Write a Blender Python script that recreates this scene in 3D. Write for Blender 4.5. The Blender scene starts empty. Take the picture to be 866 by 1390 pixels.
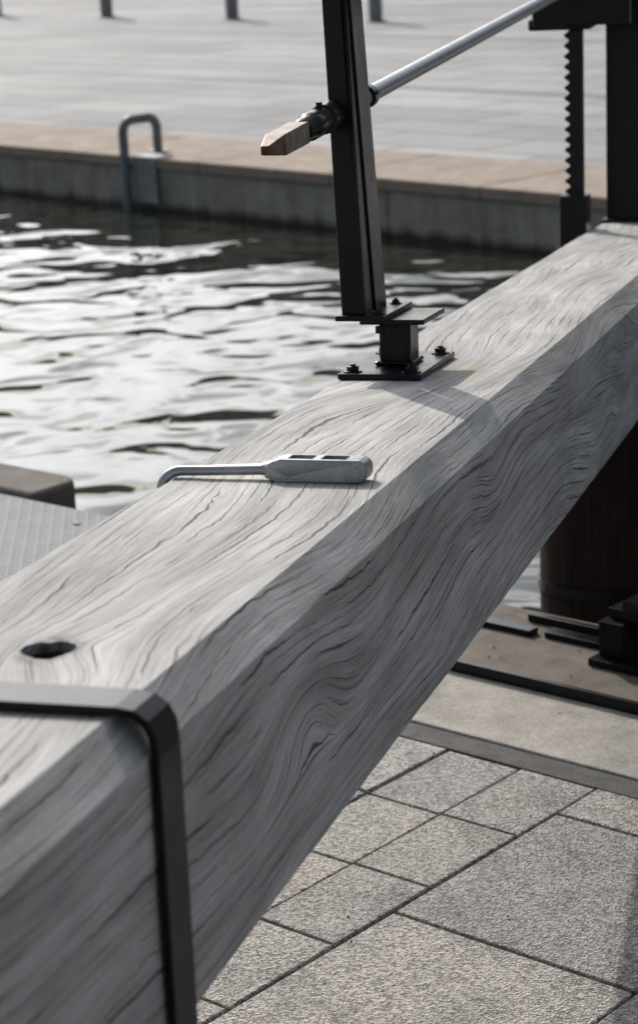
import bpy, bmesh, math, random
from mathutils import Matrix, Vector, noise
random.seed(7)
scn=bpy.context.scene
COL=bpy.context.collection
# ------------------------------------------------------------ materials
class NT:
    def __init__(s,name):
        s.m=bpy.data.materials.new(name); s.m.use_nodes=True; s.t=s.m.node_tree
        s.b=s.t.nodes['Principled BSDF']; s.tc=s.n('ShaderNodeTexCoord')
    def n(s,typ,**k):
        x=s.t.nodes.new(typ)
        for a,b in k.items(): setattr(x,a,b)
        return x
    def l(s,a,b): s.t.links.new(a,b)
    def val(s,sock,v):
        if hasattr(v,'links') or hasattr(v,'is_linked'): s.l(v,sock)
        else: sock.default_value=v
    def mapping(s,src,scale=(1,1,1),loc=(0,0,0),rot=(0,0,0)):
        x=s.n('ShaderNodeMapping'); s.l(src,x.inputs[0]); x.inputs['Scale'].default_value=scale
        x.inputs['Location'].default_value=loc; x.inputs['Rotation'].default_value=rot
        return x.outputs[0]
    def noise(s,src,scale,detail=2,rough=.5,dist=0):
        x=s.n('ShaderNodeTexNoise'); s.l(src,x.inputs['Vector']); x.inputs['Scale'].default_value=scale
        x.inputs['Detail'].default_value=detail; x.inputs['Roughness'].default_value=rough; x.inputs['Distortion'].default_value=dist
        return x.outputs[0]
    def vor(s,src,scale,out='Color',feature='F1'):
        x=s.n('ShaderNodeTexVoronoi',feature=feature); s.l(src,x.inputs['Vector']); x.inputs['Scale'].default_value=scale
        return x.outputs[out]
    def math(s,op,a,b=0.0,c=0.0):
        x=s.n('ShaderNodeMath',operation=op); s.val(x.inputs[0],a); s.val(x.inputs[1],b); s.val(x.inputs[2],c); return x.outputs[0]
    def ramp(s,f,stops,interp='LINEAR'):
        x=s.n('ShaderNodeValToRGB'); s.l(f,x.inputs[0]); x.color_ramp.interpolation=interp
        e=x.color_ramp.elements
        while len(e)<len(stops): e.new(.5)
        for i,(p,c) in enumerate(stops):
            e[i].position=p; e[i].color=(c,c,c,1) if not hasattr(c,'__len__') else (*c,1)
        return x.outputs[0]
    def mix(s,f,a,b,blend='MIX'):
        x=s.n('ShaderNodeMix',data_type='RGBA',blend_type=blend); s.val(x.inputs[0],f)
        for i,v in ((6,a),(7,b)):
            if isinstance(v,tuple): x.inputs[i].default_value=(*v,1)
            else: s.l(v,x.inputs[i])
        return x.outputs[2]
    def bump(s,h,strength=.5,dist=.01,prev=None):
        x=s.n('ShaderNodeBump'); x.inputs['Strength'].default_value=strength; x.inputs['Distance'].default_value=dist
        s.l(h,x.inputs['Height'])
        if prev: s.l(prev,x.inputs['Normal'])
        return x.outputs[0]
    def fin(s,col=None,rough=None,normal=None,metal=None,spec=None):
        if col is not None: s.val(s.b.inputs['Base Color'],(*col,1) if isinstance(col,tuple) else col)
        if rough is not None: s.val(s.b.inputs['Roughness'],rough)
        if normal is not None: s.l(normal,s.b.inputs['Normal'])
        if metal is not None: s.val(s.b.inputs['Metallic'],metal)
        if spec is not None: s.b.inputs['Specular IOR Level'].default_value=spec
        return s.m

def mat_wood():
    g=NT('weathered_timber'); o=g.tc.outputs['Object']
    sp=g.n('ShaderNodeSeparateXYZ'); g.l(o,sp.inputs[0])
    n1=g.noise(g.mapping(o,(1,.30,1)),2.6,1,.5); n2=g.noise(g.mapping(o,(1,.13,1),(4,4,4)),11,1.5,.5)
    G=g.math('SUBTRACT',sp.outputs[0],sp.outputs[2])
    G=g.math('ADD',G,g.math('MULTIPLY',g.math('SUBTRACT',n1,.5),.32))
    G=g.math('ADD',G,g.math('MULTIPLY',g.math('SUBTRACT',n2,.5),.020))
    first=None
    for (p,amp,rad,ks) in (((.164,-1.72,0),.040,.060,.6),((.335,-1.42,-.15),.060,.06,.4),((.335,-.35,-.12),-.04,.055,.35),((.335,.9,-.2),.05,.05,.35)):
        sb=g.n('ShaderNodeVectorMath',operation='SUBTRACT'); g.l(o,sb.inputs[0]); sb.inputs[1].default_value=p
        mu=g.n('ShaderNodeVectorMath',operation='MULTIPLY'); g.l(sb.outputs[0],mu.inputs[0]); mu.inputs[1].default_value=(1/rad,ks/rad,1/rad)
        ln=g.n('ShaderNodeVectorMath',operation='LENGTH'); g.l(mu.outputs[0],ln.inputs[0])
        e=g.math('EXPONENT',g.math('MULTIPLY',g.math('MULTIPLY',ln.outputs['Value'],ln.outputs['Value']),-1.0))
        if first is None: first=e
        G=g.math('ADD',G,g.math('MULTIPLY',e,amp))
    def vec(ys,off=0.0):
        c=g.n('ShaderNodeCombineXYZ'); g.l(G,c.inputs[0]); g.l(g.math('MULTIPLY',sp.outputs[1],ys),c.inputs[1]); c.inputs[2].default_value=off; return c.outputs[0]
    rings=g.math('FRACT',g.math('MULTIPLY',G,44.0))
    ringc=g.ramp(rings,[(0,.2),(.2,.75),(.72,.62),(1,.2)])
    figure=g.noise(vec(.10),24,2,.55)
    broad=g.noise(vec(.22,3.0),8,2,.55)
    fibre=g.noise(vec(.02,1.0),430,2,.75)
    blot=g.noise(g.mapping(o,(1,.5,1)),9,3,.65)
    f=g.math('ADD',g.math('MULTIPLY',ringc,.11),g.math('MULTIPLY',figure,.46))
    f=g.math('ADD',f,g.math('MULTIPLY',fibre,.52)); f=g.math('ADD',f,g.math('MULTIPLY',blot,.26)); f=g.math('ADD',f,g.math('MULTIPLY',broad,.42))
    f=g.math('SUBTRACT',f,.06)
    col=g.ramp(f,[(.60,(.195,.186,.176)),(.74,(.305,.295,.282)),(.86,(.40,.388,.370)),(1.0,(.56,.545,.52))])
    def checks(freq,thick,mscale,mlo,ys):
        q=g.math('ADD',g.math('MULTIPLY',G,freq),g.math('MULTIPLY',g.noise(vec(.5,7.0),45,1,.6),.45))
        cr=g.math('ABSOLUTE',g.math('SUBTRACT',g.math('FRACT',q),.5))
        msk=g.noise(vec(ys,freq),mscale,1,.6)
        thr=g.math('MULTIPLY',g.math('MAXIMUM',g.math('SUBTRACT',msk,mlo),0.0),thick)
        return g.math('MULTIPLY',g.math('SUBTRACT',1.0,g.math('MINIMUM',g.math('DIVIDE',cr,g.math('ADD',thr,.0005)),1.0)),g.math('GREATER_THAN',thr,.002))
    c1=checks(50.0,.40,60,.46,.05); c2=checks(113.0,.42,95,.48,.04)
    cracks=g.math('MINIMUM',g.math('MULTIPLY',g.math('MAXIMUM',c1,g.math('MULTIPLY',c2,.75)),2.6),1.0)
    col=g.mix(g.math('MULTIPLY',cracks,.88),col,(.038,.034,.031))
    st0=g.math('MULTIPLY',g.ramp(first,[(.70,0),(.88,.85)]),g.ramp(g.noise(o,55,3,.7),[(.38,.15),(.6,1)]))
    col=g.mix(st0,col,(.07,.052,.042))
    d=g.n('ShaderNodeVectorMath',operation='DISTANCE'); g.l(g.mapping(o,(1,.7,1)),d.inputs[0]); d.inputs[1].default_value=(.2,.06,0)
    st=g.math('MULTIPLY',g.math('MAXIMUM',g.math('SUBTRACT',.10,d.outputs['Value']),0.0),9.0)
    st=g.math('MULTIPLY',st,g.ramp(g.noise(o,30,3,.6),[(.45,0),(.62,1)]))
    col=g.mix(g.math('MINIMUM',st,.8),col,(.38,.27,.10))
    saw=g.noise(g.mapping(o,(.06,1,.06)),330,1,.5)
    h=g.math('ADD',g.math('MULTIPLY',fibre,1.0),g.math('MULTIPLY',saw,.7)); h=g.math('SUBTRACT',h,g.math('MULTIPLY',cracks,1.8))
    return g.fin(col,.75,g.bump(h,.7,.0017),spec=.3)

def mat_black():
    g=NT('black_paint'); o=g.tc.outputs['Object']
    n=g.noise(o,60,3,.6); n2=g.noise(o,9,3,.6)
    col=g.ramp(n2,[(.35,(.004,.004,.005)),(.7,(.009,.009,.010))])
    return g.fin(col,g.ramp(n2,[(.3,.20),(.7,.36)]),g.bump(n,.25,.0012),spec=.22)
def mat_galv(name='galvanised_steel',base=.40):
    g=NT(name); o=g.tc.outputs['Object']
    n=g.noise(o,18,4,.6); n3=g.noise(o,260,2,.6)
    f=g.math('ADD',g.math('MULTIPLY',n3,.35),g.math('MULTIPLY',n,.65))
    col=g.ramp(f,[(.36,(base*.62,base*.64,base*.66)),(.62,(base,base*1.02,base*1.05))])
    return g.fin(col,g.ramp(n,[(.3,.34),(.7,.48)]),g.bump(n3,.3,.0006),metal=.75)
def mat_bronze():
    g=NT('worn_spindle_steel'); o=g.tc.outputs['Object']
    n=g.noise(o,45,5,.7)
    col=g.ramp(n,[(.38,(.028,.019,.014)),(.52,(.11,.066,.040)),(.7,(.21,.13,.078))])
    return g.fin(col,.38,g.bump(n,.4,.002),metal=.75)
def speck(g,o,lo,hi,scale=230):
    v=g.vor(o,scale); bw=g.n('ShaderNodeRGBToBW'); g.l(v,bw.inputs[0])
    d=g.vor(o,scale,'Distance')
    big=g.noise(o,4,4,.6)
    f=g.math('ADD',g.math('MULTIPLY',bw.outputs[0],.75),g.math('MULTIPLY',big,.35))
    col=g.ramp(f,[(.2,tuple(c*.5 for c in lo)),(.42,lo),(.62,hi),(.9,tuple(min(1,c*1.45) for c in hi))])
    return col,d,big
def mat_paver():
    g=NT('aggregate_paving'); o=g.tc.outputs['Object']
    col,d,big=speck(g,o,(.22,.20,.18),(.405,.375,.34))
    a=g.n('ShaderNodeAttribute',attribute_name='var')
    col=g.mix(1.0,col,a.outputs['Color'],'MULTIPLY')
    st=g.noise(o,9,4,.7)
    col=g.mix(1.0,col,g.ramp(st,[(.33,.72),(.5,1.0)]),'MULTIPLY')
    nb=g.bump(d,.9,.003); nb=g.bump(g.noise(o,60,3,.6),.4,.004,nb)
    return g.fin(col,.85,nb)
def mat_sheet(name,rot,lo,hi,w,h,mortar=.12,bias=0):
    g=NT(name); o=g.mapping(g.tc.outputs['Object'],rot=(0,0,rot))
    b=g.n('ShaderNodeTexBrick'); g.l(o,b.inputs['Vector']); b.inputs['Scale'].default_value=1
    b.inputs['Brick Width'].default_value=w; b.inputs['Row Height'].default_value=h; b.inputs['Mortar Size'].default_value=.014; b.inputs['Mortar Smooth'].default_value=.2
    b.inputs['Color1'].default_value=(*lo,1); b.inputs['Color2'].default_value=(*hi,1); b.inputs['Mortar'].default_value=(mortar,mortar*.97,mortar*.93,1)
    n=g.noise(o,.5,4,.65); n2=g.noise(o,120,3,.7)
    col=g.mix(1.0,b.outputs[0],g.ramp(n,[(.3,.78),(.7,1.12)]),'MULTIPLY')
    col=g.mix(1.0,col,g.ramp(n2,[(.35,.8),(.65,1.15)]),'MULTIPLY')
    return g.fin(col,.8,g.bump(n2,.4,.003),spec=.25)
def mat_conc(name,lo,hi,scale=6,stain=True,rough=.85):
    g=NT(name); o=g.tc.outputs['Object']
    n=g.noise(o,scale,6,.68,.5); n2=g.noise(o,170,3,.7)
    col=g.ramp(n,[(.32,lo),(.66,hi)])
    col=g.mix(1.0,col,g.ramp(n2,[(.35,.75),(.65,1.15)]),'MULTIPLY')
    if stain:
        s=g.noise(g.mapping(o,(1,1,.15),(4,4,4)),5,4,.6)
        col=g.mix(g.ramp(s,[(.52,0),(.72,.55)]),col,tuple(c*.35 for c in lo))
    return g.fin(col,rough,g.bump(n2,.5,.003),spec=.3)
def mat_wall():
    g=NT('quay_concrete'); o=g.tc.outputs['Object']
    n=g.noise(o,3,6,.68,.4); n2=g.noise(g.mapping(o,(1,1,.15)),7,4,.6)
    f=g.math('ADD',g.math('MULTIPLY',n,.6),g.math('MULTIPLY',n2,.4))
    col=g.ramp(f,[(.35,(.16,.145,.125)),(.65,(.40,.365,.32))])
    sp=g.n('ShaderNodeSeparateXYZ'); g.l(o,sp.inputs[0])
    wet=g.math('ADD',sp.outputs[2],g.math('MULTIPLY',n2,.10))
    col=g.mix(g.ramp(g.math('ADD',wet,.5),[(.21,1),(.27,0)]),col,(.028,.026,.018))
    return g.fin(col,.7,g.bump(g.noise(o,90,4,.7),.5,.004))
def mat_water():
    g=NT('canal_water'); o=g.tc.outputs['Object']
    a=g.noise(g.mapping(o,(1,1.1,1),rot=(0,0,.35)),1.3,1.0,.35,.7)
    b=g.noise(g.mapping(o,(1,1,1),(5,2,0),rot=(0,0,-.6)),3.3,.5,.5,.9)
    h=g.math('ADD',g.math('MULTIPLY',a,1.0),g.math('MULTIPLY',b,.24))
    nb=g.bump(h,1.0,.09)
    g.b.inputs['IOR'].default_value=1.33
    return g.fin((.022,.025,.016),.05,nb)
def mat_brickwall():
    g=NT('brick_facade'); o=g.tc.outputs['Object']
    n=g.noise(o,1.5,5,.6)
    return g.fin(g.ramp(n,[(.3,(.05,.042,.033)),(.7,(.10,.075,.055))]),.85)
def mat_plain(name,c,r,metal=0):
    g=NT(name); o=g.tc.outputs['Object']; n=g.noise(o,12,4,.6)
    return g.fin(g.ramp(n,[(.3,tuple(x*.75 for x in c)),(.7,tuple(min(1,x*1.2) for x in c))]),r,metal=metal)
def mat_post(name,lo,hi):
    g=NT(name); o=g.tc.outputs['Object']
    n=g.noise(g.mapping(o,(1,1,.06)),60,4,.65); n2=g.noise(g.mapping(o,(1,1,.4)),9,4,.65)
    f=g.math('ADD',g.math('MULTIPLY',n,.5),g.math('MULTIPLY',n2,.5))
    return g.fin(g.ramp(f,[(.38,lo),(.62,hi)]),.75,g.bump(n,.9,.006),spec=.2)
def mat_tread():
    g=NT('chequer_plate'); o=g.tc.outputs['Object']
    def lug(rot,off):
        m=g.mapping(o,(30,30,1),(off,off,0),(0,0,rot)); fr=g.n('ShaderNodeVectorMath',operation='FRACTION'); g.l(m,fr.inputs[0])
        sp=g.n('ShaderNodeSeparateXYZ'); g.l(fr.outputs[0],sp.inputs[0])
        x=g.math('ABSOLUTE',g.math('SUBTRACT',sp.outputs[0],.5)); y=g.math('ABSOLUTE',g.math('SUBTRACT',sp.outputs[1],.5))
        return g.math('LESS_THAN',g.math('ADD',g.math('MULTIPLY',x,1.0),g.math('MULTIPLY',y,3.2)),.44)
    l=g.math('MAXIMUM',lug(.785,0),lug(-.785,.5))
    n=g.noise(o,12,4,.6)
    col=g.mix(g.math('MULTIPLY',l,.7),g.ramp(n,[(.3,(.12,.125,.13)),(.7,(.19,.195,.20))]),(.36,.36,.37))
    return g.fin(col,.7,g.bump(l,.4,.0015),metal=0.0,spec=.25)
WOOD=mat_wood(); BLACK=mat_black(); GALV=mat_galv(); BRZ=mat_bronze(); PAV=mat_paver()
# ------------------------------------------------------------ mesh helpers
def obj(name,bm,mat,parent=None,M=None,bevel=0,smooth=False,seg=2):
    me=bpy.data.meshes.new(name); bmesh.ops.recalc_face_normals(bm,faces=bm.faces); bm.to_mesh(me); bm.free()
    o=bpy.data.objects.new(name,me); COL.objects.link(o)
    if mat: me.materials.append(mat)
    if parent: o.parent=parent
    if M is not None: o.matrix_world=M
    if smooth:
        for p in me.polygons: p.use_smooth=True
        me.set_sharp_from_angle(angle=math.radians(40))
    if bevel:
        b=o.modifiers.new('bevel','BEVEL'); b.width=bevel; b.segments=seg; b.limit_method='ANGLE'; b.angle_limit=math.radians(35); b.harden_normals=False
    return o
def empty(name,M=None):
    e=bpy.data.objects.new(name,None); COL.objects.link(e)
    if M is not None: e.matrix_world=M
    return e
def box(bm,x0,x1,y0,y1,z0,z1,M=None):
    vs=[bm.verts.new((x,y,z)) for z in (z0,z1) for x,y in ((x0,y0),(x1,y0),(x1,y1),(x0,y1))]
    if M is not None:
        for v in vs: v.co=M@v.co
    fs=[(0,3,2,1),(4,5,6,7),(0,1,5,4),(1,2,6,5),(2,3,7,6),(3,0,4,7)]
    r=[bm.faces.new([vs[i] for i in f]) for f in fs]
    return vs,r
def frame_from(d):
    d=Vector(d).normalized(); up=Vector((0,0,1)) if abs(d.z)<.95 else Vector((0,1,0))
    x=d.cross(up).normalized(); y=x.cross(d).normalized(); return x,y,d
def tube(bm,pts,radii,n=20,cap=True,sq=None):
    pts=[Vector(p) for p in pts]
    if not hasattr(radii,'__len__'): radii=[radii]*len(pts)
    rings=[]; x=None
    for i,p in enumerate(pts):
        d=(pts[min(i+1,len(pts)-1)]-pts[max(i-1,0)])
        if x is None: x,y,dd=frame_from(d)
        else:
            dd=d.normalized(); x=(x-dd*x.dot(dd)).normalized(); 
        y=dd.cross(x)
        rings.append([bm.verts.new(p+radii[i]*(math.cos(2*math.pi*(k+.5)/n)*x+math.sin(2*math.pi*(k+.5)/n)*y)) for k in range(n)])
    for a,b in zip(rings,rings[1:]):
        for k in range(n): bm.faces.new((a[k],a[(k+1)%n],b[(k+1)%n],b[k]))
    if cap:
        bm.faces.new(rings[0][::-1]); bm.faces.new(rings[-1])
def prism(bm,poly,axis_fn,t0,t1):
    a=[bm.verts.new(axis_fn(p,t0)) for p in poly]; b=[bm.verts.new(axis_fn(p,t1)) for p in poly]
    n=len(poly)
    bm.faces.new(a[::-1]); bm.faces.new(b)
    for i in range(n): bm.faces.new((a[i],a[(i+1)%n],b[(i+1)%n],b[i]))
def bolt(bm,x,y,z,r=.011,h=.008):
    tube(bm,[(x,y,z),(x,y,z+.0025)],r*1.5,20)
    tube(bm,[(x,y,z+.0025),(x,y,z+.0025+h)],r,6)
    tube(bm,[(x,y,z+h),(x,y,z+h+.006)],r*.5,12)
# ------------------------------------------------------------ frames
A=Vector((.047,3.711,.915)); D=Vector((.275,.958,-.074)).normalized(); W=Vector((.961,-.276,0)).normalized(); U=W.cross(D).normalized(); D=U.cross(W)
MB=Matrix.Translation(A)@Matrix((W,D,U)).transposed().to_4x4()
Kd=Vector((.75,-.661,0)).normalized(); Bd=Vector((-Kd.y,Kd.x,0)); MK=Matrix((Kd,Bd,Vector((0,0,1)))).transposed().to_4x4()
Qd=Vector((.676,-.737,0)).normalized(); Qn=Vector((-Qd.y,Qd.x,0)); MQ=Matrix.Translation((1.438,12.05,0))@Matrix((Qd,Qn,Vector((0,0,1)))).transposed().to_4x4()
# ------------------------------------------------------------ balance beam
beam=empty('lock_gate_balance_beam',MB)
bm=bmesh.new()
h=.31
sec=[(0,-.006),(.006,0),(.06,0),(.12,0),(.18,0),(.24,0),(.30,0),(.335,-.035),(.335,-.12),(.335,-.22),(.335,-h+.006),(.329,-h),(.16,-h),(.006,-h),(0,-h+.006),(0,-.15)]
S0,S1,NS=-3.0,6.2,230
rings=[]
for i in range(NS+1):
    s=S0+(S1-S0)*i/NS; r=[]
    for (a,z) in sec:
        j=noise.noise(Vector((a*9,s*2.2,z*9)))*.0026+noise.noise(Vector((a*30,s*14,z*30+5)))*.0011
        c=Vector((a-.165,0,z+h/2)).normalized()
        r.append(bm.verts.new((a+c.x*j,s,z+c.z*j*(1.0 if z<-.02 else .4))))
    rings.append(r)
n=len(sec)
for a,b in zip(rings,rings[1:]):
    for k in range(n): bm.faces.new((a[k],a[(k+1)%n],b[(k+1)%n],b[k]))
bm.faces.new(rings[0]); bm.faces.new(rings[-1][::-1])
tim=obj('timber',bm,WOOD)
bm=bmesh.new(); N=36; lo=[];hi=[]
for k in range(N):
    t=2*math.pi*k/N; rr=.0240*(1+.30*noise.noise(Vector((math.cos(t)*1.3,math.sin(t)*1.3,3))))+.0035*random.random()
    lo.append(bm.verts.new((.164+rr*math.cos(t)*1.05,-1.72+rr*math.sin(t)*1.15,-.12))); hi.append(bm.verts.new((.164+rr*math.cos(t)*1.1,-1.72+rr*math.sin(t)*1.2,.02)))
bm.faces.new(lo[::-1]); bm.faces.new(hi)
for k in range(N): bm.faces.new((lo[k],lo[(k+1)%N],hi[(k+1)%N],hi[k]))
cut=obj('cut',bm,None)
md=tim.modifiers.new('b','BOOLEAN'); md.object=cut; md.solver='EXACT'; md.operation='DIFFERENCE'
bpy.context.view_layer.objects.active=tim; tim.select_set(True); bpy.ops.object.modifier_apply(modifier='b'); bpy.data.objects.remove(cut)
tim.parent=beam
bm=bmesh.new(); N=28; r0=[];r1=[]
for k in range(N):
    t=2*math.pi*k/N; rr=.0205
    r0.append(bm.verts.new((.164+rr*math.cos(t),-1.72+rr*math.sin(t)*1.08,-.009))); r1.append(bm.verts.new((.164+rr*.9*math.cos(t),-1.72+rr*.9*math.sin(t),-.115)))
for k in range(N): bm.faces.new((r0[k],r0[(k+1)%N],r1[(k+1)%N],r1[k]))
bm.faces.new(r1)
obj('hole_lining',bm,mat_plain('dark_lining',(.025,.016,.011),.9),beam)  # near-black lining down the inside of the hole
# strap
bm=bmesh.new()
path=[(-.004,-h-.004),(-.004,-.02),(-.004,.002),(.004,.004),(.307,.003),(.322,.001),(.3315,-.006),(.3365,-.016),(.3378,-.034),(.3378,-.3),(.3378,-h-.004)]
def off(path,d):
    out=[]
    for i,p in enumerate(path):
        p0=Vector(path[max(i-1,0)]); p1=Vector(path[min(i+1,len(path)-1)]); t=(p1-p0).normalized(); nn=Vector((-t.y,t.x)); out.append((p[0]+nn.x*d,p[1]+nn.y*d))
    return out
outer=off(path,.008)
def strapfn(p,t): return Vector((p[0],t-p[1]*.05,p[1]))
np_=len(path)
va=[[bm.verts.new(strapfn(p,t)) for p in path] for t in (-1.922,-1.865)]; vb=[[bm.verts.new(strapfn(p,t)) for p in outer] for t in (-1.922,-1.865)]
for i in range(np_-1):
    bm.faces.new((va[0][i],va[0][i+1],va[1][i+1],va[1][i])); bm.faces.new((vb[0][i],vb[1][i],vb[1][i+1],vb[0][i+1]))
    for q in (0,1): bm.faces.new((va[q][i],vb[q][i],vb[q][i+1],va[q][i+1]))
for i in (0,np_-1): bm.faces.new((va[0][i],va[1][i],vb[1][i],vb[0][i]))
box(bm,-.012,.3458,-1.90,-1.85,-h-.02,-h-.006)
obj('strap',bm,BLACK,beam,bevel=.0012)
# ------------------------------------------------------------ paddle gear
gear=empty('paddle_gear',MB)
bm=bmesh.new()
box(bm,.003,.148,-.035,.245,.001,.011)
obj('base_plate',bm,BLACK,gear,bevel=.0015)
bm=bmesh.new()
for x,y in ((.024,-.01),(.127,-.01),(.024,.22),(.127,.22)): bolt(bm,x,y,.011)
obj('base_bolts',bm,BLACK,gear,bevel=.0008)
bm=bmesh.new()
box(bm,.052,.108,.065,.135,.011,.088)
obj('stub_column',bm,BLACK,gear,bevel=.006,seg=3)
bm=bmesh.new()
box(bm,.045,.115,.058,.142,.0112,.019)
obj('weld_collar',bm,BLACK,gear,bevel=.004)
bm=bmesh.new(); box(bm,.03,.143,.02,.19,.088,.097); obj('top_plate',bm,BLACK,gear,bevel=.0015)
bm=bmesh.new(); box(bm,-.005,.082,-.01,.20,.0975,.107); obj('foot_plate',bm,BLACK,gear,bevel=.0015)
bm=bmesh.new()
for x,y in ((.06,.165),(.068,.012)): bolt(bm,x,y,.107,.007,.005)
tube(bm,[(.068,.012,.087),(.068,.012,.075)],.008,6)
obj('plate_bolts',bm,BLACK,gear)
def shear(bm,k,z0=.107):
    for v in bm.verts:
        v.co.x-=k*(v.co.z-z0)
        if v.co.y>.05: v.co.y-=.09*(v.co.z-z0)
bm=bmesh.new()
box(bm,.002,.044,.01,.017,.107,.92)
box(bm,.037,.044,.0172,.060,.107,.92)
box(bm,.040,.0475,.072,.149,.107,.92)
box(bm,.010,.0395,.1422,.149,.107,.92)
shear(bm,.036)
obj('channel_post',bm,BLACK,gear,bevel=.0012)
az=Vector((.276,.961,.023)).normalized(); RP=Vector((.092,3.885,1.362))
def rp(L): return RP+az*L
bpy.context.view_layer.update()
def par(o,p):
    o.parent=p; o.matrix_parent_inverse=p.matrix_world.inverted()
bm=bmesh.new(); tube(bm,[rp(-.07),rp(2.6)],.0150,32); o=obj('drive_rod',bm,GALV,smooth=True); par(o,gear)
bm=bmesh.new()
Ls=[-.33,-.325,-.29,-.285,-.24,-.235,-.20,-.195,-.12,-.115,-.075,-.07,.0,.01]
Rs=[.017,.0195,.0195,.023,.023,.020,.020,.025,.025,.022,.022,.028,.028,.02]
tube(bm,[rp(l) for l in Ls],Rs,28)
x,y,d=frame_from(az)
Mr=Matrix.Translation(RP)@Matrix((x,d,y)).transposed().to_4x4()
tube(bm,[rp(.09),rp(.115)],.021,24)
o=obj('bearing_collars',bm,BLACK,smooth=True); par(o,gear)
bm=bmesh.new()
tube(bm,[Mr@Vector((0,-.215,.015)),Mr@Vector((0,-.215,.032))],.006,6); tube(bm,[Mr@Vector((0,-.10,.02)),Mr@Vector((0,-.10,.036))],.007,6)
o=obj('grub_screws',bm,BLACK); par(o,gear)
bm=bmesh.new()
tube(bm,[rp(-.33),rp(-.345),rp(-.475),rp(-.535)],[.020,.0245,.0235,.010],4)
o=obj('square_spindle',bm,BRZ,bevel=.002); par(o,gear)
Mg=Matrix.Translation((.82,6.45,1.30))@Matrix.Rotation(-.28,4,'Z')
bm=bmesh.new()
box(bm,-.10,.12,-.06,.16,.02,.30,Mg); box(bm,-.13,.15,-.075,-.055,.0,.24,Mg)
box(bm,-.15,.03,-.03,.10,-.015,.018,Mg)
tube(bm,[Mg@Vector((-.0,-.12,.12)),Mg@Vector((-.0,-.03,.12))],[.05,.05],24)
o=obj('gearbox',bm,BLACK,bevel=.006); par(o,gear)
bm=bmesh.new()
def rackfn(p,t): return Vector((p[0],2.86+t,p[1]))
z=-.05; tooth=[]
while z<1.0:
    tooth+= [(-.058,z),(-.072,z+.010),(-.072,z+.016),(-.058,z+.026)]; z+=.030
poly=[(-.020,-.7),(-.058,-.7)]+tooth+[(-.020,tooth[-1][1])]
a=[bm.verts.new(rackfn(p,0)) for p in poly]; b=[bm.verts.new(rackfn(p,.035)) for p in poly]
bm.faces.new(a); bm.faces.new(b[::-1])
for i in range(len(poly)): bm.faces.new((a[i],a[(i+1)%len(poly)],b[(i+1)%len(poly)],b[i]))
box(bm,-.085,-.008,2.84,2.855,-.30,.10)
box(bm,-.085,-.072,2.855,2.93,-.30,.10); box(bm,-.0195,-.008,2.855,2.93,-.30,.10)
obj('toothed_rack',bm,BLACK,gear)
bm=bmesh.new()
box(bm,.012,.16,3.12,3.132,.0,1.05); box(bm,.012,.024,3.132,3.26,.0,1.05); box(bm,.148,.16,3.132,3.26,.0,1.05)
box(bm,-.0,.20,3.08,3.30,.0005,.0108)
obj('gear_stand_post',bm,BLACK,gear,bevel=.002)
# ------------------------------------------------------------ windlass key lying on the beam
key=empty('windlass_key',MB@Matrix.Translation((0,-.885,0)))
bm=bmesh.new()
poly=[(.133,.004),(.150,.0008),(.264,.0008),(.271,.005),(.274,.011),(.274,.022),(.271,.028),(.264,.0315),(.156,.0315),(.146,.028),(.133,.020)]
prism(bm,poly,lambda p,t:Vector((p[0],t*(1 if p[0]>.14 else .6),p[1])),-.0185,.0185)
head=obj('socket_head',bm,GALV)
bm=bmesh.new()
box(bm,.166,.200,-.0135,.0135,.006,.05); box(bm,.211,.245,-.0135,.0135,.006,.05); cut=obj('cut',bm,None)
bv=head.modifiers.new('bv','BEVEL'); bv.width=.002; bv.segments=2; bv.limit_method='ANGLE'
md=head.modifiers.new('b','BOOLEAN'); md.object=cut; md.solver='EXACT'
bpy.ops.object.select_all(action='DESELECT'); bpy.context.view_layer.objects.active=head; head.select_set(True)
bpy.ops.object.modifier_apply(modifier='bv'); bpy.ops.object.modifier_apply(modifier='b'); bpy.data.objects.remove(cut)
b2=head.modifiers.new('bv','BEVEL'); b2.width=.0008; b2.segments=1; b2.limit_method='ANGLE'
head.parent=key
bm=bmesh.new()
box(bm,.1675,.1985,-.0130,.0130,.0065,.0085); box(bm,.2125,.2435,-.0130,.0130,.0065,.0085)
obj('socket_floor',bm,mat_plain('socket_floor',(.012,.010,.009),.8),key)  # near-black plate across the floor of each socket
bm=bmesh.new()
pts=[(.155,0,.0155),(.136,0,.0145),(.126,0,.0135),(.05,0,.0105),(.014,0,.0095)]
R=.023
for i in range(1,9):
    t=math.pi/2*i/8; pts.append((.012-R*math.sin(t),-.012*math.sin(t),.0095-R*(1-math.cos(t))))
pts.append((.012-R,-.012,-.10)); pts.append((.012-R,-.012,-.20))
tube(bm,pts,[.012,.0105,.0076]+[.0070]*(len(pts)-3),24)
obj('crank_arm',bm,GALV,key,smooth=True)
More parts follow.
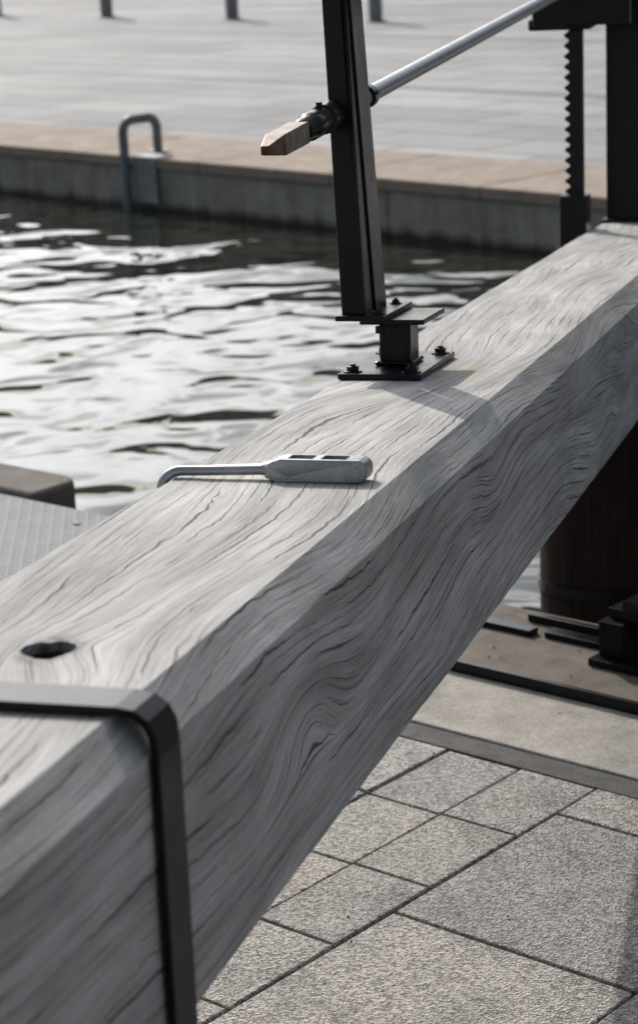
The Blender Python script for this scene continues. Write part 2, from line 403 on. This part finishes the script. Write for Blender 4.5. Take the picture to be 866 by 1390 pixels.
# ------------------------------------------------------------ gate leaf and heel post
gate=empty('lock_gate',MB)
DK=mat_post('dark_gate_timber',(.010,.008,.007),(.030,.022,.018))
bm=bmesh.new()
zb=-2.4
for i in range(14):
    y0=2.12+i*.29
    box(bm,.06,.27,y0,y0+.283,zb,-h-.003)
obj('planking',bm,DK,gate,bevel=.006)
bm=bmesh.new(); 
for z in (-.6,-1.25): box(bm,.272,.33,2.1,6.1,z-.11,z+.11)
obj('rails',bm,DK,gate,bevel=.01)
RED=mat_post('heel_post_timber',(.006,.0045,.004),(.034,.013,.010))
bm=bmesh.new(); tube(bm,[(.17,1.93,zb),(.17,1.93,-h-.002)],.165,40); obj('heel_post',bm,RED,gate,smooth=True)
bm=bmesh.new(); tube(bm,[(.17,1.93,-.84),(.17,1.93,-.815)],.172,40); obj('post_hoop',bm,BLACK,gate,smooth=True)
# ------------------------------------------------------------ near ground
wallm=mat_wall()
bm=bmesh.new(); box(bm,-60,60,-80,4.16,-.9,-.016)
o=obj('ground',bm,mat_sheet('near_paving',0,(.26,.25,.24),(.32,.31,.295),.53,.18,.09),M=MK)
bm=bmesh.new(); cl=bm.loops.layers.float_color.new('var')
def paver(k0,k1,b0,b1):
    g=.0035; dz=random.uniform(-.0015,.0015); v=random.uniform(.86,1.08); t=random.uniform(-.015,.02)
    vs,fs=box(bm,k0+g,k1-g,b0+g,b1-g,-.0155,dz)
    top=fs[1]
    for f in fs:
        for lp in f.loops: lp[cl]=(v+t,v,v-t,1)
    tl=[random.uniform(-.001,.001) for _ in range(4)]
    for q,vv in enumerate(top.verts): vv.co.z+=tl[q]
k=-2.26
rowsB=[3.338-.265*i for i in range(0,14)]
while k>-5.6:
    for i in range(len(rowsB)-1): paver(k-.182,k,rowsB[i+1],rowsB[i])
    k-=.182
kk=-2.26
for c in range(7):
    bs=[3.338,3.197,2.70,2.20,1.70,1.2,.7,.2] if c%2==0 else [3.338,2.95,2.45,1.95,1.45,.95,.45]
    for b0,b1 in zip(bs[1:],bs): paver(kk,kk+.5,b0,b1)
    kk+=.5
obj('paving_blocks',bm,PAV,M=MK,bevel=.003)
bm=bmesh.new()
for i in range(420):
    kx=random.uniform(-4,-1); by=random.uniform(2.2,4.1); r=random.choice((.0012,.0015,.002,.003))*random.uniform(.7,1.3)
    M=Matrix.Translation((kx,by,.0022+r*.3))@Matrix.Rotation(random.random()*6,4,'Z')@Matrix.Diagonal((1,random.uniform(.5,1),.5,1))
    bmesh.ops.create_icosphere(bm,subdivisions=1,radius=r,matrix=M)
obj('grit',bm,mat_plain('grit',(.10,.08,.06),.9),M=MK)
bm=bmesh.new(); box(bm,-8,8,3.343,3.415,-.0155,-.001)
obj('drain_strip',bm,mat_conc('dark_edging',(.06,.057,.053),(.12,.115,.105),20,False),M=MK,bevel=.003)
bm=bmesh.new()
for i in range(8): box(bm,-8+i*2+.004+.3,-6+i*2+.3-.004,3.42,3.745,-.0155,.002)
obj('concrete_apron',bm,mat_conc('apron_concrete',(.28,.26,.23),(.45,.415,.37),7),M=MK,bevel=.004)
bm=bmesh.new(); box(bm,-3.68,6,3.75,4.155,-.0155,.0)
obj('quay_slab',bm,mat_conc('weathered_slab',(.08,.066,.053),(.20,.17,.14),5),M=MK,bevel=.008)
bm=bmesh.new(); box(bm,-3.5,2,3.70,3.712,.002,.03); box(bm,-3.5,2,3.7122,3.75,.0025,.0115)
obj('steel_angle_rail',bm,BLACK,M=MK,bevel=.002)
bm=bmesh.new()
box(bm,-3.12,-2.88,3.985,4.02,.001,.016); box(bm,-2.85,-2.66,4.0,4.04,.001,.016); box(bm,-2.95,-2.60,4.075,4.095,.001,.02)
obj('flat_bars',bm,BLACK,M=MK,bevel=.002)
bm=bmesh.new()
box(bm,-2.66,-2.52,3.90,4.10,.001,.018); box(bm,-2.65,-2.585,3.93,4.08,.0182,.10); box(bm,-2.64,-2.40,3.96,4.05,.1002,.125); box(bm,-2.60,-2.42,3.95,4.06,.1252,.15)
Ms=Matrix.Translation((-2.56,4.06,.13))@Matrix.Rotation(-.5,4,'X')
box(bm,-.03,.03,0,.26,0,.03,Ms); box(bm,.05,.075,0,.3,-.02,.05,Ms)
for x,y in ((-2.55,3.98),(-2.48,4.02)): bolt(bm,x,y,.15,.012,.01)
Mt=Matrix.Translation((-2.60,4.00,.03))@Matrix.Rotation(-.85,4,'Y')
box(bm,-.05,.26,-.02,.02,.0,.025,Mt)
obj('gate_anchor',bm,BLACK,M=MK,bevel=.003)
bm=bmesh.new(); box(bm,-6.5,-3.7,3.42,4.165,.0025,.0085)
tp=empty('tread_plate',MK)
obj('plate',bm,mat_tread(),tp)
bm=bmesh.new()
for k in (-4.85,-4.5,-4.2,-5.3):
    for b in (3.50,4.06): tube(bm,[(k,b,.0085),(k,b,.0125)],[.012,.009],16)
obj('screws',bm,BLACK,tp,smooth=True)
bm=bmesh.new(); poly=[(-8,4.172),(-8,4.38)]+[(-4.88+.07*math.sin(t),4.31+.07*math.cos(t)) for t in [math.pi/2*i/6 for i in range(7)]]+[(-4.81+.0,4.172)]
prism(bm,poly,lambda p,t:Vector((p[0],p[1],t)),-.9,.026)
obj('coping_stone',bm,mat_conc('brown_coping_stone',(.10,.085,.075),(.22,.185,.16),6),M=MK,bevel=.018,seg=4)
# ------------------------------------------------------------ far quay
quay=empty('far_quay',MQ)
bm=bmesh.new()
x=-40.6
while x<40:
    box(bm,x+.004,x+2.446,0,.45,-1.5,-.075); x+=2.45
obj('wall',bm,wallm,quay,bevel=.01)
bm=bmesh.new(); x=-40
while x<40:
    box(bm,x+.004,x+1.226,-.02,.95,-.0748,.0); x+=1.23
obj('coping',bm,mat_conc('pink_coping',(.26,.20,.155),(.39,.31,.245),4,True),quay,bevel=.012,seg=3)
bm=bmesh.new(); box(bm,-90,90,.9505,220,-.6,-.004)
obj('plaza_paving',bm,mat_sheet('plaza_slabs',0,(.275,.272,.268),(.375,.37,.36),1.2,.6,.085),M=MQ)
bm=bmesh.new()
for yy in (4.0,8.2,12.4): box(bm,-60,60,yy,yy+.16,-.004,.0)
obj('plaza_strips',bm,mat_plain('dark_strip',(.12,.12,.125),.7),M=MQ)  # thin dark strips running across the plaza slabs
lad=empty('quay_ladder_handrail',MQ@Matrix.Translation((-3.80,0,0)))
bm=bmesh.new()
pts=[(0,-.07,-.6),(0,-.07,.16)]
for i in range(1,7):
    t=math.pi/2*i/6; pts.append((0,-.07+.08*(1-math.cos(t)),.16+.08*math.sin(t)))
for i in range(0,7):
    t=math.pi/2*i/6; pts.append((0,.14+.08*math.sin(t),.16+.08*math.cos(t)))
pts.append((0,.22,.0))
tube(bm,pts,.032,20)
tube(bm,[(0,.22,.0),(0,.22,.012)],.07,20)
obj('hoop',bm,mat_plain('dull_galvanised',(.16,.18,.19),.5,.4),lad,smooth=True)
bm=bmesh.new(); box(bm,.05,.27,-.032,-.021,-.30,.004); box(bm,.05,.27,-.021,.12,.0005,.006)
obj('landing_plate',bm,mat_plain('rung_steel',(.27,.28,.28),.6,.2),lad)
bolm=mat_plain('bollard_steel',(.17,.175,.18),.45,.5)
for i in range(-3,5):
    p=Vector((-.81,29.3,0))+Vector((1.79,-1.98,0))*i
    bm=bmesh.new(); tube(bm,[(0,0,-.002),(0,0,.015),(0,0,.02),(0,0,.9),(0,0,.94),(0,0,.96)],[.13,.13,.085,.085,.075,.04],28)
    obj('bollard',bm,bolm,M=Matrix.Translation(p),smooth=True)
bld=empty('unseen_warehouse',MQ@Matrix.Translation((0,52,0)))  # out-of-view building, added so the far water reflects something dark
bm=bmesh.new(); box(bm,-45,60,0,14,-.3,9.5); obj('walls',bm,mat_brickwall(),bld)
bm=bmesh.new(); prism(bm,[(-.6,9.5),(14.6,9.5),(7,12.5)],lambda p,t:Vector((t,p[0],p[1])),-45.5,60.5); obj('roof',bm,mat_plain('slate',(.05,.05,.055),.6),bld)
bm=bmesh.new(); bf=bmesh.new()
for i in range(26):
    for z in (1.0,4.0,7.0):
        xx=-43+i*4; box(bm,xx,xx+1.4,-.02,.2,z,z+1.8); box(bf,xx-.1,xx+1.5,-.10,-.021,z-.14,z)
obj('windows',bm,mat_plain('window_glass',(.03,.035,.04),.1),bld); obj('sills',bf,mat_plain('stone_sill',(.3,.28,.25),.8),bld)
# ------------------------------------------------------------ water
bm=bmesh.new(); vs=[bm.verts.new(c) for c in ((-60,-9,-.35),(60,-9,-.35),(60,.2,-.35),(-60,.2,-.35))]; bm.faces.new(vs)
obj('water',bm,mat_water(),M=MQ)
# ------------------------------------------------------------ light
sd=Vector((-.32,.947,0)).normalized(); el=math.radians(33)
tosun=sd*math.cos(el)+Vector((0,0,math.sin(el)))
L=bpy.data.lights.new('sun','SUN'); L.energy=3.1; L.angle=math.radians(.8); L.color=(1,.94,.865)
lo=bpy.data.objects.new('sun',L); COL.objects.link(lo); lo.rotation_euler=tosun.to_track_quat('Z','Y').to_euler()
w=bpy.data.worlds.new('World'); scn.world=w; w.use_nodes=True; nt=w.node_tree
def wn(t,**k):
    x=nt.nodes.new(t)
    for a,b in k.items(): setattr(x,a,b)
    return x
lk=nt.links.new
sky=wn('ShaderNodeTexSky'); sky.sky_type='NISHITA'; sky.sun_disc=False; sky.sun_elevation=el; sky.sun_rotation=math.atan2(sd.x,sd.y)
sky.dust_density=1.0; sky.air_density=1.0
tc=wn('ShaderNodeTexCoord'); mp=wn('ShaderNodeMapping'); lk(tc.outputs['Generated'],mp.inputs[0]); mp.inputs['Scale'].default_value=(1,1,2.6)
no=wn('ShaderNodeTexNoise'); lk(mp.outputs[0],no.inputs['Vector']); no.inputs['Scale'].default_value=3.2; no.inputs['Detail'].default_value=5; no.inputs['Roughness'].default_value=.55
cr=wn('ShaderNodeValToRGB'); lk(no.outputs[0],cr.inputs[0]); cr.color_ramp.elements[0].position=.42; cr.color_ramp.elements[1].position=.62
nrm=wn('ShaderNodeVectorMath',operation='NORMALIZE'); lk(tc.outputs['Generated'],nrm.inputs[0])
dt=wn('ShaderNodeVectorMath',operation='DOT_PRODUCT'); lk(nrm.outputs[0],dt.inputs[0]); dt.inputs[1].default_value=tosun
mx=wn('ShaderNodeMath',operation='MAXIMUM'); lk(dt.outputs['Value'],mx.inputs[0]); mx.inputs[1].default_value=0
pw=wn('ShaderNodeMath',operation='POWER'); lk(mx.outputs[0],pw.inputs[0]); pw.inputs[1].default_value=8
ml=wn('ShaderNodeMath',operation='MULTIPLY_ADD'); lk(pw.outputs[0],ml.inputs[0]); ml.inputs[1].default_value=58; ml.inputs[2].default_value=3.0
vm=wn('ShaderNodeVectorMath',operation='SCALE'); vm.inputs[0].default_value=(.99,.99,.995); lk(ml.outputs[0],vm.inputs['Scale'])
ma=wn('ShaderNodeMath',operation='MULTIPLY_ADD',use_clamp=True); lk(pw.outputs[0],ma.inputs[0]); ma.inputs[1].default_value=.55; lk(cr.outputs[0],ma.inputs[2])
mxc=wn('ShaderNodeMix',data_type='RGBA'); lk(ma.outputs[0],mxc.inputs[0]); lk(sky.outputs[0],mxc.inputs[6]); lk(vm.outputs[0],mxc.inputs[7])
bg=nt.nodes['Background']; lk(mxc.outputs[2],bg.inputs[0]); bg.inputs[1].default_value=.1
# ------------------------------------------------------------ camera
P=math.atan(820/3000.0)
Rm=Matrix.Rotation(math.pi/2-P,3,'X')@Matrix.Rotation(math.radians(-3),3,'Z')
c=bpy.data.cameras.new('camera'); co=bpy.data.objects.new('camera',c); COL.objects.link(co)
co.matrix_world=Matrix.Translation((0,0,1.75))@Rm.to_4x4()
c.sensor_fit='HORIZONTAL'; c.sensor_width=24; c.lens=24*3000/866; c.shift_y=-45/866; c.clip_end=1000; c.clip_start=.05
c.dof.use_dof=True; c.dof.focus_distance=3.3; c.dof.aperture_fstop=8
scn.camera=co
scn.view_settings.view_transform='Standard'; scn.view_settings.look='None'; scn.view_settings.exposure=0
